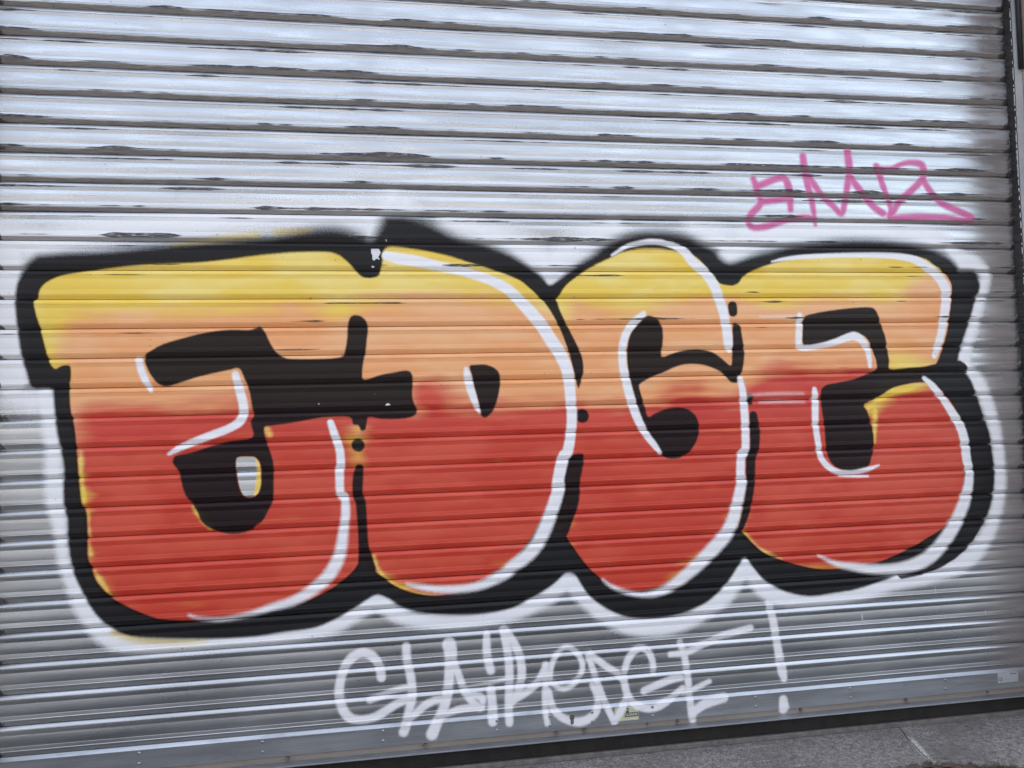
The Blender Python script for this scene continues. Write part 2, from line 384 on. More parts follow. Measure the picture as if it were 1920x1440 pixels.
BLACK_SHAPES = [
    [(459,1631),(480,1649),(526,1674),(608,1699),(685,1717),(768,1726),(835,1724),(860,1732),(876,1736),(894,1715),(909,1680),(924,1653),(938,1634),(963,1617),(991,1611),(1091,1609),(1158,1612),(1185,1620),(1195,1649),(1202,1691),(1205,1739),(1216,1770),(1232,1779),(1257,1774),(1277,1753),(1283,1724),(1278,1682),(1271,1627),(1262,1592),(1258,1531),(1285,1529),(1327,1543),(1383,1552),(1431,1558),(1451,1540),(1452,1504),(1449,1462),(1457,1426),(1467,1403),(1458,1382),(1427,1371),(1379,1368),(1323,1371),(1280,1379),(1271,1356),(1265,1329),(1248,1328),(1239,1347),(1218,1353),(1205,1381),(1120,1383),(1053,1375),(987,1364),(920,1356),(886,1349),(893,1298),(909,1250),(918,1203),(917,1134),(914,1073),(896,1034),(873,994),(850,980),(836,964),(791,952),(739,955),(695,971),(657,999),(639,1040),(620,1074),(596,1107),(583,1156),(574,1196),(555,1223),(555,1243),(571,1256),(622,1264),(685,1284),(763,1302),(841,1313),(839,1354),(836,1375),(848,1395),(842,1429),(832,1491),(813,1544),(796,1577),(766,1573),(702,1560),(639,1545),(587,1528),(549,1517),(524,1515),(501,1528),(479,1558),(461,1599)],
    [(1704,1576),(1678,1570),(1688,1527),(1693,1485),(1707,1435),(1716,1392),(1722,1371),(1737,1364),(1753,1374),(1775,1402),(1793,1455),(1801,1504),(1798,1540),(1779,1562),(1743,1576)],
    [(1975,1850),(2012,1837),(2039,1837),(2056,1791),(2083,1732),(2108,1681),(2133,1628),(2145,1584),(2146,1540),(2136,1506),(2124,1473),(2116,1491),(2108,1528),(2098,1572),(2088,1616),(2074,1660),(2053,1717),(2028,1769),(2001,1813)],
    [(2071,1184),(2087,1203),(2116,1208),(2136,1201),(2132,1154),(2119,1100),(2113,1025),(2098,972),(2079,930),(2059,881),(2028,864),(1952,893),(1969,946),(2000,1019),(2023,1072),(2047,1125)],
    [(2425,1769),(2457,1762),(2482,1739),(2492,1699),(2488,1646),(2482,1597),(2529,1609),(2583,1622),(2647,1626),(2701,1614),(2747,1586),(2786,1554),(2793,1597),(2798,1664),(2800,1719),(2810,1737),(2834,1725),(2842,1680),(2849,1618),(2845,1566),(2833,1521),(2817,1486),(2791,1482),(2772,1495),(2754,1518),(2721,1539),(2668,1558),(2604,1564),(2550,1556),(2496,1534),(2439,1513),(2402,1496),(2381,1479),(2388,1441),(2401,1397),(2415,1350),(2443,1362),(2490,1379),(2544,1386),(2590,1376),(2620,1351),(2635,1317),(2633,1273),(2615,1229),(2583,1192),(2543,1174),(2497,1173),(2467,1192),(2439,1235),(2408,1286),(2381,1353),(2360,1420),(2344,1486),(2335,1546),(2332,1603),(2338,1656),(2354,1701),(2387,1736)],
    [(3128,1757),(3169,1773),(3254,1787),(3363,1798),(3440,1800),(3465,1790),(3481,1760),(3494,1713),(3510,1666),(3515,1619),(3523,1563),(3524,1527),(3606,1531),(3692,1536),(3751,1547),(3870,1559),(3899,1502),(3720,1467),(3681,1466),(3621,1462),(3532,1443),(3464,1405),(3394,1377),(3410,1342),(3421,1295),(3431,1248),(3431,1193),(3416,1140),(3399,1106),(3348,1092),(3280,1095),(3232,1124),(3209,1171),(3204,1232),(3202,1292),(3195,1347),(3190,1407),(3197,1446),(3222,1464),(3280,1474),(3349,1486),(3408,1506),(3457,1526),(3459,1564),(3443,1610),(3425,1657),(3396,1679),(3365,1681),(3314,1670),(3248,1652),(3180,1642),(3121,1638),(3119,1700)]]
BLACK_STROKES = [
    [(1235,1272,49.3),(1237,1270,49.3)],
    [(1239,1181,32.8),(1233,1142,40.9),(1231,1080,38.9),(1241,1053,38.9),(1244,1012,38.8),(1247,943,36.8),(1250,873,40.8),(1255,840,53.0),(1260,791,69.3)],
    [(2134,1362,55.1),(2136,1360,55.1)],
    [(2804,1807,42.1),(2805,1782,39.7)],
    [(2865,1419,32.6),(2864,1403,32.6)],
    [(2879,1344,35.0),(2883,1279,46.6),(2878,1198,41.8),(2862,1171,44.1),(2856,1086,41.7),(2855,1064,41.7),(2840,988,41.6),(2824,927,36.9),(2802,872,27.6)],
    [(3536,633,33.8),(3678,662,48.8),(3826,751,74.1),(3934,886,64.9),(3960,1026,65.2)]]
BARE_WINDOW = [(785,1238),(834,1241),(853,1236),(869,1211),(872,1170),(870,1130),(861,1102),(842,1087),(816,1088),(797,1109),(786,1154),(781,1198)]
WINDOW_YELLOW = [
    [(861,1232,19.9),(866,1181,19.9),(860,1120,21.9),(851,1094,15.9)]]
HIGHLIGHTS = [
    [(435,1617,21.3),(440,1607,25.2),(445,1579,25.2),(460,1539,25.2),(480,1500,13.6)],
    [(782,1555,25.9),(795,1504,31.9),(808,1450,33.8),(811,1410,33.8),(797,1376,33.8),(758,1350,29.7),(686,1324,29.5),(609,1295,25.4),(571,1278,21.4),(539,1261,9.7)],
    [(1133,1362,24.5),(1149,1310,30.6),(1166,1256,30.6),(1169,1194,32.6),(1164,1180,32.6),(1165,1087,30.5),(1181,1074,30.5),(1184,1014,32.6),(1177,959,34.5),(1165,878,42.6),(1148,826,46.5),(1109,767,46.3),(1042,717,40.0),(977,686,31.8),(910,671,25.7),(845,653,19.7),(807,646,15.7),(724,637,11.7),(640,645,9.7),(606,659,3.9)],
    [(1361,2013,37.8),(1407,2002,44.3),(1476,1992,44.5),(1545,1977,40.5),(1651,1954,38.7),(1758,1922,39.0),(1831,1885,41.3),(1859,1864,43.6),(1916,1805,50.3),(1972,1739,52.6),(2014,1673,52.7),(2050,1616,52.8),(2077,1550,48.5),(2086,1485,46.2),(2089,1420,44.0),(2092,1361,41.8),(2085,1290,41.7),(2070,1219,43.8),(2049,1189,48.0),(2024,1087,47.9),(2030,1076,50.0),(1998,983,52.0),(1947,872,53.9),(1895,811,51.4),(1829,766,46.9),(1800,743,44.6),(1727,711,35.9),(1656,695,29.4),(1551,695,27.1),(1468,710,20.7),(1413,724,8.2)],
    [(2282,2020,9.0),(2343,2057,18.1),(2389,2070,20.5),(2452,2080,22.9),(2522,2072,25.3),(2591,2043,34.7),(2630,1998,41.7),(2683,1953,41.8),(2721,1901,44.2),(2745,1839,44.2),(2764,1771,41.9),(2775,1696,41.9),(2778,1647,39.5),(2782,1617,18.6)],
    [(2825,1499,23.3),(2835,1447,30.3),(2839,1379,34.9),(2841,1302,34.8),(2837,1195,34.8),(2819,1180,37.0),(2811,1081,39.2),(2817,1070,43.9),(2795,984,48.3),(2781,940,50.5),(2768,903,52.7),(2735,847,57.1),(2669,784,56.8),(2596,722,51.9),(2518,667,42.6),(2454,634,33.4),(2385,621,20.0),(2327,629,15.5),(2266,650,15.4),(2222,675,8.8),(2200,695,4.4)],
    [(2411,1778,22.7),(2371,1745,31.6),(2335,1701,31.5),(2315,1641,33.7),(2313,1575,33.7),(2322,1515,35.9),(2338,1442,38.1),(2365,1354,35.9),(2401,1280,29.2),(2439,1230,24.8),(2461,1199,15.8)],
    [(2991,1997,7.1),(3048,2009,14.3),(3140,2019,19.2),(3306,2027,19.5),(3520,2028,24.7),(3649,2015,32.4),(3716,1986,40.1),(3776,1939,45.2),(3813,1884,47.8),(3813,1829,45.3),(3801,1765,42.7),(3785,1694,37.6),(3763,1630,35.0),(3742,1580,22.4)],
    [(3109,1769,21.5),(3104,1716,28.6),(3099,1654,28.6),(3103,1629,26.2),(3147,1626,23.9),(3205,1634,24.0),(3273,1650,28.9),(3324,1668,31.5),(3365,1674,36.4),(3400,1651,31.6),(3423,1604,26.8),(3430,1541,17.0)],
    [(3164,1446,21.5),(3165,1407,31.0),(3162,1332,30.9),(3162,1286,28.5),(3173,1195,26.1),(3179,1156,26.1),(3207,1118,26.2),(3255,1089,23.9),(3322,1082,21.6),(3398,1095,19.3),(3452,1111,7.3)],
    [(3262,1073,7.2),(3329,1068,9.6),(3397,1065,7.2)],
    [(3687,1485,17.3),(3725,1451,29.8),(3774,1393,32.4),(3823,1321,39.9),(3854,1266,42.5),(3872,1202,42.5),(3878,1124,42.4),(3888,1069,39.9),(3880,1006,44.8),(3857,937,54.7),(3834,891,57.0),(3813,852,59.3),(3757,778,61.5),(3686,712,61.1),(3607,675,55.9),(3512,660,48.2),(3410,664,40.7),(3311,681,30.9),(3230,699,18.9),(3152,737,4.7)],
    [(1665,1560,17.1),(1669,1532,29.9),(1678,1489,32.0),(1692,1442,27.7),(1704,1408,19.2),(1714,1386,8.5)]]
SMEARS = [
    [(2853,1426,7.0),(2950,1431,11.7),(3109,1429,9.5)],
    [(2912,1398,7.0),(2997,1398,11.8),(3113,1395,7.1)],
    [(2928,1763,7.1),(3013,1761,11.9),(3092,1762,7.2)]]
HALO = [
    [(-29,2004,131.6),(-29,1847,131.1),(-21,1691,130.8),(-3,1544,112.0)],
    [(110,1502,48.9),(112,1479,64.0),(126,1414,56.4),(131,1349,50.8),(140,1283,50.7),(139,1218,56.3),(144,1154,60.0),(146,1088,59.9),(157,1043,52.4),(165,965,41.2),(177,867,41.1),(204,802,48.6),(227,735,59.9),(263,669,60.0),(299,618,63.9),(354,575,56.6),(441,553,45.6),(564,544,38.3),(690,547,38.8),(844,549,39.2),(941,552,43.5),(1060,568,47.9),(1140,583,52.3),(1215,624,56.7),(1297,666,69.3),(1363,614,57.3),(1445,582,53.6),(1584,564,50.0),(1723,569,50.5),(1824,583,55.2),(1896,606,57.6),(1971,637,60.2),(2052,696,73.6),(2116,634,65.2),(2202,551,61.1),(2300,502,65.9),(2397,487,70.8),(2504,490,62.5),(2605,524,63.0),(2725,595,68.2),(2817,700,73.4),(2885,623,69.1),(2963,574,69.4),(3100,549,56.1),(3238,556,61.4),(3374,577,66.8),(3491,602,67.4),(3664,628,78.0),(3795,650,73.8),(3868,686,74.3),(3932,745,69.7),(3981,813,60.0),(4011,883,55.2),(4031,952,55.3),(4041,1030,55.5),(4040,1111,55.5),(4036,1189,50.5),(4022,1268,55.6),(4000,1350,55.6),(3969,1429,60.6),(3938,1485,55.5),(3890,1543,60.4),(3908,1621,45.4),(3936,1692,45.5),(3961,1764,45.7),(3986,1836,45.8),(4009,1901,45.9),(4014,1951,51.1),(3955,1997,61.1),(3895,2018,66.0),(3844,2061,50.6)]]
MIST = [
    [(-38,2083,112.9),(107,2055,95.1),(235,2086,96.2),(422,2118,89.9),(612,2141,87.4),(807,2164,80.7),(1026,2178,74.0),(1209,2181,83.4),(1312,2172,96.6),(1438,2216,72.2)],
    [(1290,2097,54.4),(1344,2183,75.8),(1386,2237,76.2)],
    [(1607,2154,64.5),(1735,2123,78.1),(1864,2070,96.3),(1973,2016,110.2),(2016,1973,101.6),(2062,2017,111.0),(2177,2084,89.7),(2292,2141,67.9)],
    [(2642,2145,60.4),(2748,2101,93.6),(2799,2044,79.8),(2868,2079,94.4),(2954,2114,80.8),(3128,2139,72.2),(3380,2154,63.7),(3637,2133,69.9),(3793,2099,85.8)],
    [(2016,1962,57.4),(1974,2038,66.2)],
    [(2798,2026,51.6),(2795,2078,70.4)],
    [(-3,1486,74.6),(68,1470,93.7)]]
YELLOW_FRINGE = [
    [(345,613,18.9),(409,589,18.9),(502,570,17.2),(652,563,11.6)],
    [(573,2045,19.8),(747,2073,24.1),(865,2086,24.3)],
    [(945,2098,20.4),(1065,2107,16.5)],
    [(2127,1491,30.9),(2140,1403,26.5),(2139,1316,22.0),(2137,1229,17.6)],
    [(1230,1312,24.6),(1236,1229,20.5)]]
WHITE_TAG = [
    [(1307,373,34.5),(1304,400,34.5),(1292,435,34.5),(1264,464,36.5),(1232,472,36.4),(1198,457,36.3),(1171,424,36.2),(1152,371,34.1),(1147,320,36.0),(1158,270,36.0),(1179,236,36.1),(1219,219,36.2),(1274,224,34.3),(1329,249,32.5),(1370,272,32.6),(1418,283,28.6)],
    [(1261,290,24.2),(1316,307,26.4),(1371,321,26.5),(1418,327,24.5)],
    [(1405,484,32.8),(1406,433,32.8),(1419,370,32.8),(1424,317,34.8),(1421,276,34.8),(1410,236,34.7),(1399,188,36.7),(1388,159,38.7)],
    [(1401,196,30.6),(1452,239,30.7),(1506,269,30.9),(1562,270,26.9)],
    [(1571,480,54.0),(1577,440,49.8),(1571,373,41.4),(1563,305,39.3),(1547,245,39.2),(1519,186,41.1),(1497,141,47.2)],
    [(1580,428,33.2),(1606,356,29.1),(1626,300,29.1),(1660,248,31.2),(1687,225,31.3)],
    [(1540,205,26.8),(1597,226,29.0),(1645,230,29.1),(1693,228,29.2)],
    [(1625,286,20.8),(1688,270,29.2),(1698,249,29.2)],
    [(1720,507,27.3),(1720,430,33.6),(1733,366,33.6)],
    [(1731,292,33.5),(1736,225,37.7),(1736,169,39.7)],
    [(1632,308,12.5),(1721,317,14.7),(1811,329,16.9)],
    [(1788,523,33.8),(1803,432,33.8),(1807,354,33.8),(1805,285,33.7),(1801,219,33.7),(1802,157,31.5)],
    [(1792,523,29.6),(1821,479,33.9),(1848,420,33.9),(1857,350,33.9),(1844,282,33.8),(1821,242,29.5),(1810,237,27.4)],
    [(1815,241,27.4),(1865,266,29.6),(1918,303,29.8),(1952,360,27.7)],
    [(1954,370,29.9),(1952,301,27.7),(1948,238,25.5),(1949,185,25.5),(1954,141,23.4)],
    [(1974,299,19.2),(1973,341,21.4),(1992,396,23.6),(2031,432,23.7),(2065,425,23.7),(2097,388,23.8),(2105,345,23.8),(2084,305,23.7),(2048,276,21.5),(2011,275,21.4),(1983,294,21.4)],
    [(1962,272,25.6),(1970,230,27.7),(1986,186,29.9),(2029,151,32.1),(2087,135,36.5),(2139,152,34.5),(2162,184,30.3),(2163,226,26.0),(2143,279,23.8)],
    [(2131,392,28.2),(2151,327,26.0),(2179,240,28.2),(2206,174,28.2),(2229,125,28.2)],
    [(2140,396,28.2),(2196,351,28.3),(2255,308,28.4),(2283,263,26.2)],
    [(2231,123,28.2),(2266,175,30.5),(2283,214,30.6)],
    [(2402,307,24.3),(2399,350,26.5),(2382,391,28.7),(2348,408,30.8),(2309,385,30.7),(2285,338,28.5),(2277,281,28.4),(2290,224,30.6),(2318,185,30.6),(2370,164,32.9),(2424,170,33.1),(2478,200,31.0),(2525,233,26.7)],
    [(2358,236,28.6),(2427,258,30.9),(2480,273,31.1),(2520,276,26.7)],
    [(2520,421,26.8),(2535,368,29.0),(2544,311,29.0),(2549,259,29.0),(2553,193,29.0),(2560,122,33.4),(2566,99,28.9)],
    [(2477,373,24.4),(2546,376,29.0),(2624,405,29.2),(2719,435,31.7),(2831,456,27.4)],
    [(2524,211,20.0),(2587,232,22.4),(2641,251,20.2)],
    [(2560,128,35.6),(2615,160,40.3),(2702,179,38.3)],
    [(2916,554,32.3),(2934,471,34.6),(2947,375,34.5),(2962,279,41.4),(2972,236,29.9)],
    [(2964,148,39.0),(2967,112,45.9)]]
PINK_TAG = [
    [(2920,2356,26.2),(2933,2322,30.9),(2937,2292,28.6),(2953,2253,28.6),(2909,2206,30.8),(2891,2167,28.4),(2914,2144,28.4),(2980,2152,31.0),(3063,2178,26.4),(3148,2191,29.0),(3197,2185,26.6)],
    [(2933,2322,28.6),(2988,2344,31.1),(3038,2361,28.8),(3070,2355,31.3),(3085,2302,33.7),(3087,2225,26.4)],
    [(2953,2255,28.6),(2985,2260,28.6),(3067,2271,26.4)],
    [(3154,2460,31.5),(3159,2404,33.9),(3173,2327,31.5),(3190,2250,26.6),(3199,2161,16.9)],
    [(3157,2397,29.1),(3204,2334,29.1),(3242,2281,26.8),(3290,2242,29.3),(3324,2208,24.4),(3341,2252,29.4),(3358,2331,29.5),(3372,2409,34.5),(3365,2484,34.5)],
    [(3377,2369,29.5),(3430,2301,32.1),(3479,2245,32.1),(3524,2215,32.2)],
    [(3503,2422,32.3),(3526,2351,27.3),(3548,2287,24.9),(3564,2232,24.9),(3554,2201,27.3)],
    [(3503,2410,32.3),(3573,2411,30.0),(3618,2434,22.6),(3671,2445,25.2),(3726,2434,32.8),(3728,2379,30.3),(3681,2330,30.1),(3610,2271,30.0),(3563,2211,27.4)],
    [(3727,2369,30.3),(3769,2308,30.3),(3820,2261,30.4),(3906,2228,30.6),(3963,2198,33.2),(3922,2187,28.0),(3832,2201,25.3),(3700,2201,30.1),(3562,2192,29.8)]]
PEACH = [(182,1767),(252,1791),(438,1781),(571,1801),(842,1824),(1021,1834),(1101,1819),(1181,1781),(1233,1812),(1347,1839),(1557,1843),(1728,1851),(1913,1842),(1967,1798),(2066,1754),(2113,1841),(2237,1823),(2373,1785),(2513,1818),(2703,1851),(2870,1839),(2990,1804),(3214,1838),(3466,1809),(3595,1825),(3657,1908),(3889,1908),(3867,1503),(3584,1590),(3526,1574),(3498,1416),(3243,1376),(2897,1317),(2611,1302),(2153,1316),(1715,1329),(1012,1308),(699,1328),(263,1273),(230,1284),(176,1373),(177,1590),(159,1649)]
RED = [(212,1274),(245,1352),(272,1414),(510,1420),(701,1435),(856,1451),(1014,1406),(1174,1398),(1223,1364),(1220,1239),(1251,1238),(1264,1394),(1452,1395),(1468,1472),(1532,1486),(1600,1438),(1717,1405),(1934,1400),(2111,1404),(2177,1385),(2336,1394),(2464,1428),(2529,1478),(2641,1485),(2710,1434),(2804,1405),(2904,1493),(3004,1541),(3102,1553),(3251,1537),(3351,1544),(3451,1510),(3428,1343),(3484,1405),(3576,1442),(3681,1459),(3863,1436),(3954,1145),(3938,862),(3798,718),(3537,652),(3309,631),(3087,644),(2877,723),(2782,840),(2805,939),(2710,810),(2494,647),(2309,572),(2132,659),(2017,868),(2049,963),(2041,921),(1928,799),(1806,700),(1634,627),(1426,688),(1315,751),(1264,774),(1234,776),(1182,718),(922,594),(502,594),(355,692),(282,784),(246,893),(238,1058),(221,1176)]
FRINGE = [
    [(234,1278,17.0),(232,1235,24.6),(234,1186,18.9),(241,1127,20.8),(244,1091,15.1)],
    [(258,1054,11.3),(260,1009,18.9),(262,970,11.3)],
    [(260,944,17.0),(265,901,18.8)],
    [(279,842,11.3),(293,812,20.7),(311,782,17.0),(331,751,7.6)],
    [(3458,1394,29.2),(3524,1425,34.2),(3576,1442,36.8),(3654,1455,32.1),(3707,1456,19.8)],
    [(3443,1348,29.1),(3441,1301,29.1),(3432,1209,14.5)],
    [(1286,835,16.4),(1297,799,20.4),(1329,752,16.4),(1375,720,14.4),(1468,684,12.4),(1551,672,10.4)],
    [(2818,849,13.8),(2864,802,18.4),(2922,759,16.2),(2981,735,11.6)],
    [(631,1060,11.7),(661,1013,13.7),(686,982,9.8)],
    [(894,1346,20.0),(906,1322,14.0)],
    [(3414,1360,21.8),(3451,1389,21.9)],
    [(2050,1449,8.8)]]
CHIPS = [
    [(1301,2040),(1332,2040),(1338,2025),(1330,2010),(1315,1995),(1311,2012),(1301,2021)],
    [(1305,2021),(1315,2021),(1315,1995),(1309,1991),(1305,2000)],
    [(1319,2017),(1334,2000),(1331,1996),(1317,2008)],
    [(1302,1974),(1314,1970),(1310,1964),(1300,1966)],
    [(1356,2079),(1364,2079),(1360,2066)],
    [(1353,1433),(1365,1424),(1341,1421)],
    [(1082,1434),(1096,1439),(1090,1431)],
    [(1302,1472),(1311,1470),(1304,1466)],
    [(3339,482),(3344,481),(3345,450),(3340,450)],
    [(3956,604),(3959,603),(3959,575),(3955,576)],
    [(3934,460),(3938,460),(3938,437),(3934,437)],
    [(3692,578),(3696,578),(3695,531),(3691,532)],
    [(2655,2168),(2660,2168),(2660,2164),(2655,2164)]]


def smooth_path(pts, closed, sub):
    a = np.array(pts, float)
    n = len(a)
    if n < 3: return a
    out = []
    rngi = range(n) if closed else range(n - 1)
    for i in rngi:
        if closed: p0, p1, p2, p3 = a[i - 1], a[i], a[(i + 1) % n], a[(i + 2) % n]
        else: p0, p1, p2, p3 = a[max(i - 1, 0)], a[i], a[i + 1], a[min(i + 2, n - 1)]
        for j in range(sub):
            t = j / sub
            out.append(0.5 * (2 * p1 + (p2 - p0) * t + (2 * p0 - 5 * p1 + 4 * p2 - p3) * t * t + (3 * p1 - p0 - 3 * p2 + p3) * t ** 3))
    if not closed: out.append(a[-1])
    return np.array(out)

def prep_poly(p, sub=3): return smooth_path(p, True, sub) * 0.001
def prep_stroke(s, sub=3): return smooth_path(s, False, sub) * 0.001

def value_noise(x, y, seed):
    xi = np.floor(x); yi = np.floor(y)
    fx = x - xi; fy = y - yi
    fx = fx * fx * (3 - 2 * fx); fy = fy * fy * (3 - 2 * fy)
    def h(a, b):
        v = np.sin(a * 127.1 + b * 311.7 + seed * 74.7) * 43758.5453
        return v - np.floor(v)
    return (h(xi, yi) * (1 - fx) + h(xi + 1, yi) * fx) * (1 - fy) + (h(xi, yi + 1) * (1 - fx) + h(xi + 1, yi + 1) * fx) * fy

def fbm(x, y, seed, octaves=3):
    tot, amp, s = 0.0, 1.0, 0.0
    for o in range(octaves):
        tot = tot + amp * value_noise(x * 2 ** o + 3.1 * o, y * 2 ** o + 7.7 * o, seed + o); s += amp; amp *= 0.55
    return 0.5 + (tot / s - 0.5) * 0.8

FARD = 0.10
def poly_dist(P, xs, zs):
    """signed distance in metres (positive inside) on the grid zs x xs, clamped"""
    D = np.full((len(zs), len(xs)), FARD)
    A, B = P, np.roll(P, -1, axis=0)
    z0, z1 = zs.min(), zs.max()
    for a, b in zip(A, B):
        if min(a[1], b[1]) > z1 + FARD or max(a[1], b[1]) < z0 - FARD: continue
        i0 = np.searchsorted(xs, min(a[0], b[0]) - FARD); i1 = np.searchsorted(xs, max(a[0], b[0]) + FARD)
        if i1 <= i0: continue
        X = xs[i0:i1][None, :]; Z = zs[:, None]
        d = b - a; L2 = max((d * d).sum(), 1e-12)
        t = np.clip(((X - a[0]) * d[0] + (Z - a[1]) * d[1]) / L2, 0, 1)
        dist = np.hypot(X - a[0] - t * d[0], Z - a[1] - t * d[1])
        D[:, i0:i1] = np.minimum(D[:, i0:i1], dist)
    for r, z in enumerate(zs):
        m = (A[:, 1] > z) != (B[:, 1] > z)
        if not m.any():
            D[r] *= -1; continue
        xc = np.sort(A[m, 0] + (z - A[m, 1]) / (B[m, 1] - A[m, 1]) * (B[m, 0] - A[m, 0]))
        inside = np.searchsorted(xc, xs) % 2 == 1
        D[r] = np.where(inside, D[r], -D[r])
    return D

def stroke_dist(S, xs, zs, D):
    """raises D to (half width - distance) of the stroke"""
    z0, z1 = zs.min(), zs.max()
    for a, b in zip(S[:-1], S[1:]):
        if min(a[1], b[1]) > z1 + FARD or max(a[1], b[1]) < z0 - FARD: continue
        i0 = np.searchsorted(xs, min(a[0], b[0]) - FARD); i1 = np.searchsorted(xs, max(a[0], b[0]) + FARD)
        if i1 <= i0: continue
        X = xs[i0:i1][None, :]; Z = zs[:, None]
        d = (b - a)[:2]; L2 = max((d * d).sum(), 1e-12)
        t = np.clip(((X - a[0]) * d[0] + (Z - a[1]) * d[1]) / L2, 0, 1)
        v = 0.5 * (a[2] + t * (b[2] - a[2])) - np.hypot(X - a[0] - t * d[0], Z - a[1] - t * d[1])
        D[:, i0:i1] = np.maximum(D[:, i0:i1], v)

PP = {'sil': prep_poly(SILHOUETTE), 'fill': prep_poly(FILL), 'peach': prep_poly(PEACH), 'red': prep_poly(RED), 'win': prep_poly(BARE_WINDOW),
      'shapes': [prep_poly(p) for p in BLACK_SHAPES], 'chips': [prep_poly(p, 1) for p in CHIPS]}
SS = {k: [prep_stroke(s) for s in v] for k, v in (('bstrokes', BLACK_STROKES), ('winy', WINDOW_YELLOW), ('hi', HIGHLIGHTS), ('smear', SMEARS),
      ('halo', HALO), ('mist', MIST), ('yfr', YELLOW_FRINGE), ('tag', WHITE_TAG), ('pink', PINK_TAG), ('fringe', FRINGE))}

def strokes(key, xs, zs):
    D = np.full((len(zs), len(xs)), -FARD)
    for s in SS[key]: stroke_dist(s, xs, zs, D)
    return D

def paint(xs, zs):
    """layer values: -1 no paint .. +1 full paint"""
    Z = np.repeat(zs[:, None], len(xs), 1)
    fill = poly_dist(PP['fill'], xs, zs)
    sil = poly_dist(PP['sil'], xs, zs)
    win = poly_dist(PP['win'], xs, zs)
    out = {}
    # white halo and mist
    halo = (strokes('halo', xs, zs) + 0.002) / 0.018
    mist = strokes('mist', xs, zs) / 0.047
    out['halo'] = np.maximum(halo, mist)
    # fills run a little under the black
    y = np.maximum((fill + 0.012) / 0.006, strokes('yfr', xs, zs) / 0.026 - 0.15)
    y = np.minimum(y, -win / 0.004)
    y = np.maximum(y, strokes('winy', xs, zs) / 0.006)
    out['yellow'] = y
    fr = strokes('fringe', xs, zs)
    inside = (fill + 0.012) / 0.006
    nowin = -win / 0.004
    out['peach'] = np.minimum(np.minimum(poly_dist(PP['peach'], xs, zs) / 0.052, inside), nowin)
    out['red'] = np.minimum(np.minimum(np.minimum((poly_dist(PP['red'], xs, zs) + 0.008) / 0.058, inside), nowin), -fr / 0.012 + 0.2)
    # black
    soft = np.interp(Z, [1.15, 1.9, 2.0, 2.12], [0.0075, 0.008, 0.020, 0.032])
    b = np.minimum(sil / soft, -fill / np.interp(Z, [1.9, 2.05], [0.0045, 0.007]))
    for sh in PP['shapes']:
        b = np.maximum(b, poly_dist(sh, xs, zs) / 0.0048)
    b = np.maximum(b, strokes('bstrokes', xs, zs) / 0.005)
    out['black'] = np.minimum(b, nowin)
    w = strokes('hi', xs, zs) / np.interp(Z, [0.3, 0.9, 1.1], [0.012, 0.011, 0.0055])
    w = np.maximum(w, strokes('smear', xs, zs) / 0.020 - 0.42)
    out['white'] = np.maximum(w, strokes('tag', xs, zs) / 0.0072)
    out['pink'] = strokes('pink', xs, zs) / 0.0085
    c = np.full(Z.shape, -FARD)
    for sh in PP['chips']: c = np.maximum(c, poly_dist(sh, xs, zs))
    out['chip'] = c / 0.004
    return {k: np.clip(v, -1.5, 1.5) for k, v in out.items()}

def strip_mesh(name, xs, strips, ztop, yoff, warp=None, extra=None, with_paint=True):
    """sheet-metal profile: strips of (u down, d out) in mm swept along xs; separate strips keep their creases sharp"""
    V, F, U = [], [], []
    rows = []
    base = 0
    nc = len(xs)
    for st in strips:
        for (u, d) in st: rows.append((u, d))
        for i in range(len(st) - 1):
            a = base + np.arange(nc - 1) + i * nc
            F.append(np.stack([a, a + nc, a + nc + 1, a + 1], 1))
        base += len(st) * nc
    rows = np.array(rows, float)
    zs = ztop - rows[:, 0] * 0.001
    ys = yoff - (rows[:, 1] - 10.0) * 0.001
    X = np.repeat(xs[None, :], len(rows), 0)
    Zg = np.repeat(zs[:, None], nc, 1)
    Yg = np.repeat(ys[:, None], nc, 1)
    if warp is not None:
        dy, dz = warp(X, rows[:, 0][:, None])
        Yg = Yg + dy; Zg = Zg + dz
    co = np.stack([X, Yg, Zg], 2).reshape(-1, 3)
    faces = np.concatenate(F)
    me = bpy.data.meshes.new(name)
    me.vertices.add(len(co)); me.vertices.foreach_set('co', co.astype(np.float32).ravel())
    me.loops.add(faces.size); me.loops.foreach_set('vertex_index', faces.astype(np.int32).ravel())
    me.polygons.add(len(faces))
    me.polygons.foreach_set('loop_start', np.arange(0, faces.size, 4, dtype=np.int32))
    me.polygons.foreach_set('use_smooth', np.ones(len(faces), dtype=bool))
    me.update(calc_edges=True)
    layers = paint(xs, zs) if with_paint else {k: np.full(X.shape, -1.5) for k in LAYERS}
    layers['u'] = np.repeat(rows[:, 0][:, None] / 110.0, nc, 1)
    if extra: 
        for k, v in extra.items(): layers[k] = np.full(X.shape, v)
    kk = (extra or {}).get('k', 0.0)
    layers['n_streak'] = fbm(X * 3.0, Zg * 50.0, 1)
    layers['n_cloud'] = fbm(X * 3.0, Zg * 5.0, 5)
    layers['n_tint'] = fbm(X * 5.0, Zg * 14.0, 9)
    layers['n_bloom'] = fbm(X * 7.0, layers['u'] * 5.0 + kk * 13.0, 13, 4)
    layers['n_rub_low'] = fbm(X * 5.5, 0 * X + kk * 11.3, 17)
    layers['n_rub_high'] = fbm(X * 5.0, 0 * X + kk * 7.9, 23)
    for k, v in layers.items():
        at = me.attributes.new(k, 'FLOAT', 'POINT')
        at.data.foreach_set('value', np.ascontiguousarray(v, dtype=np.float32).ravel())
    return me

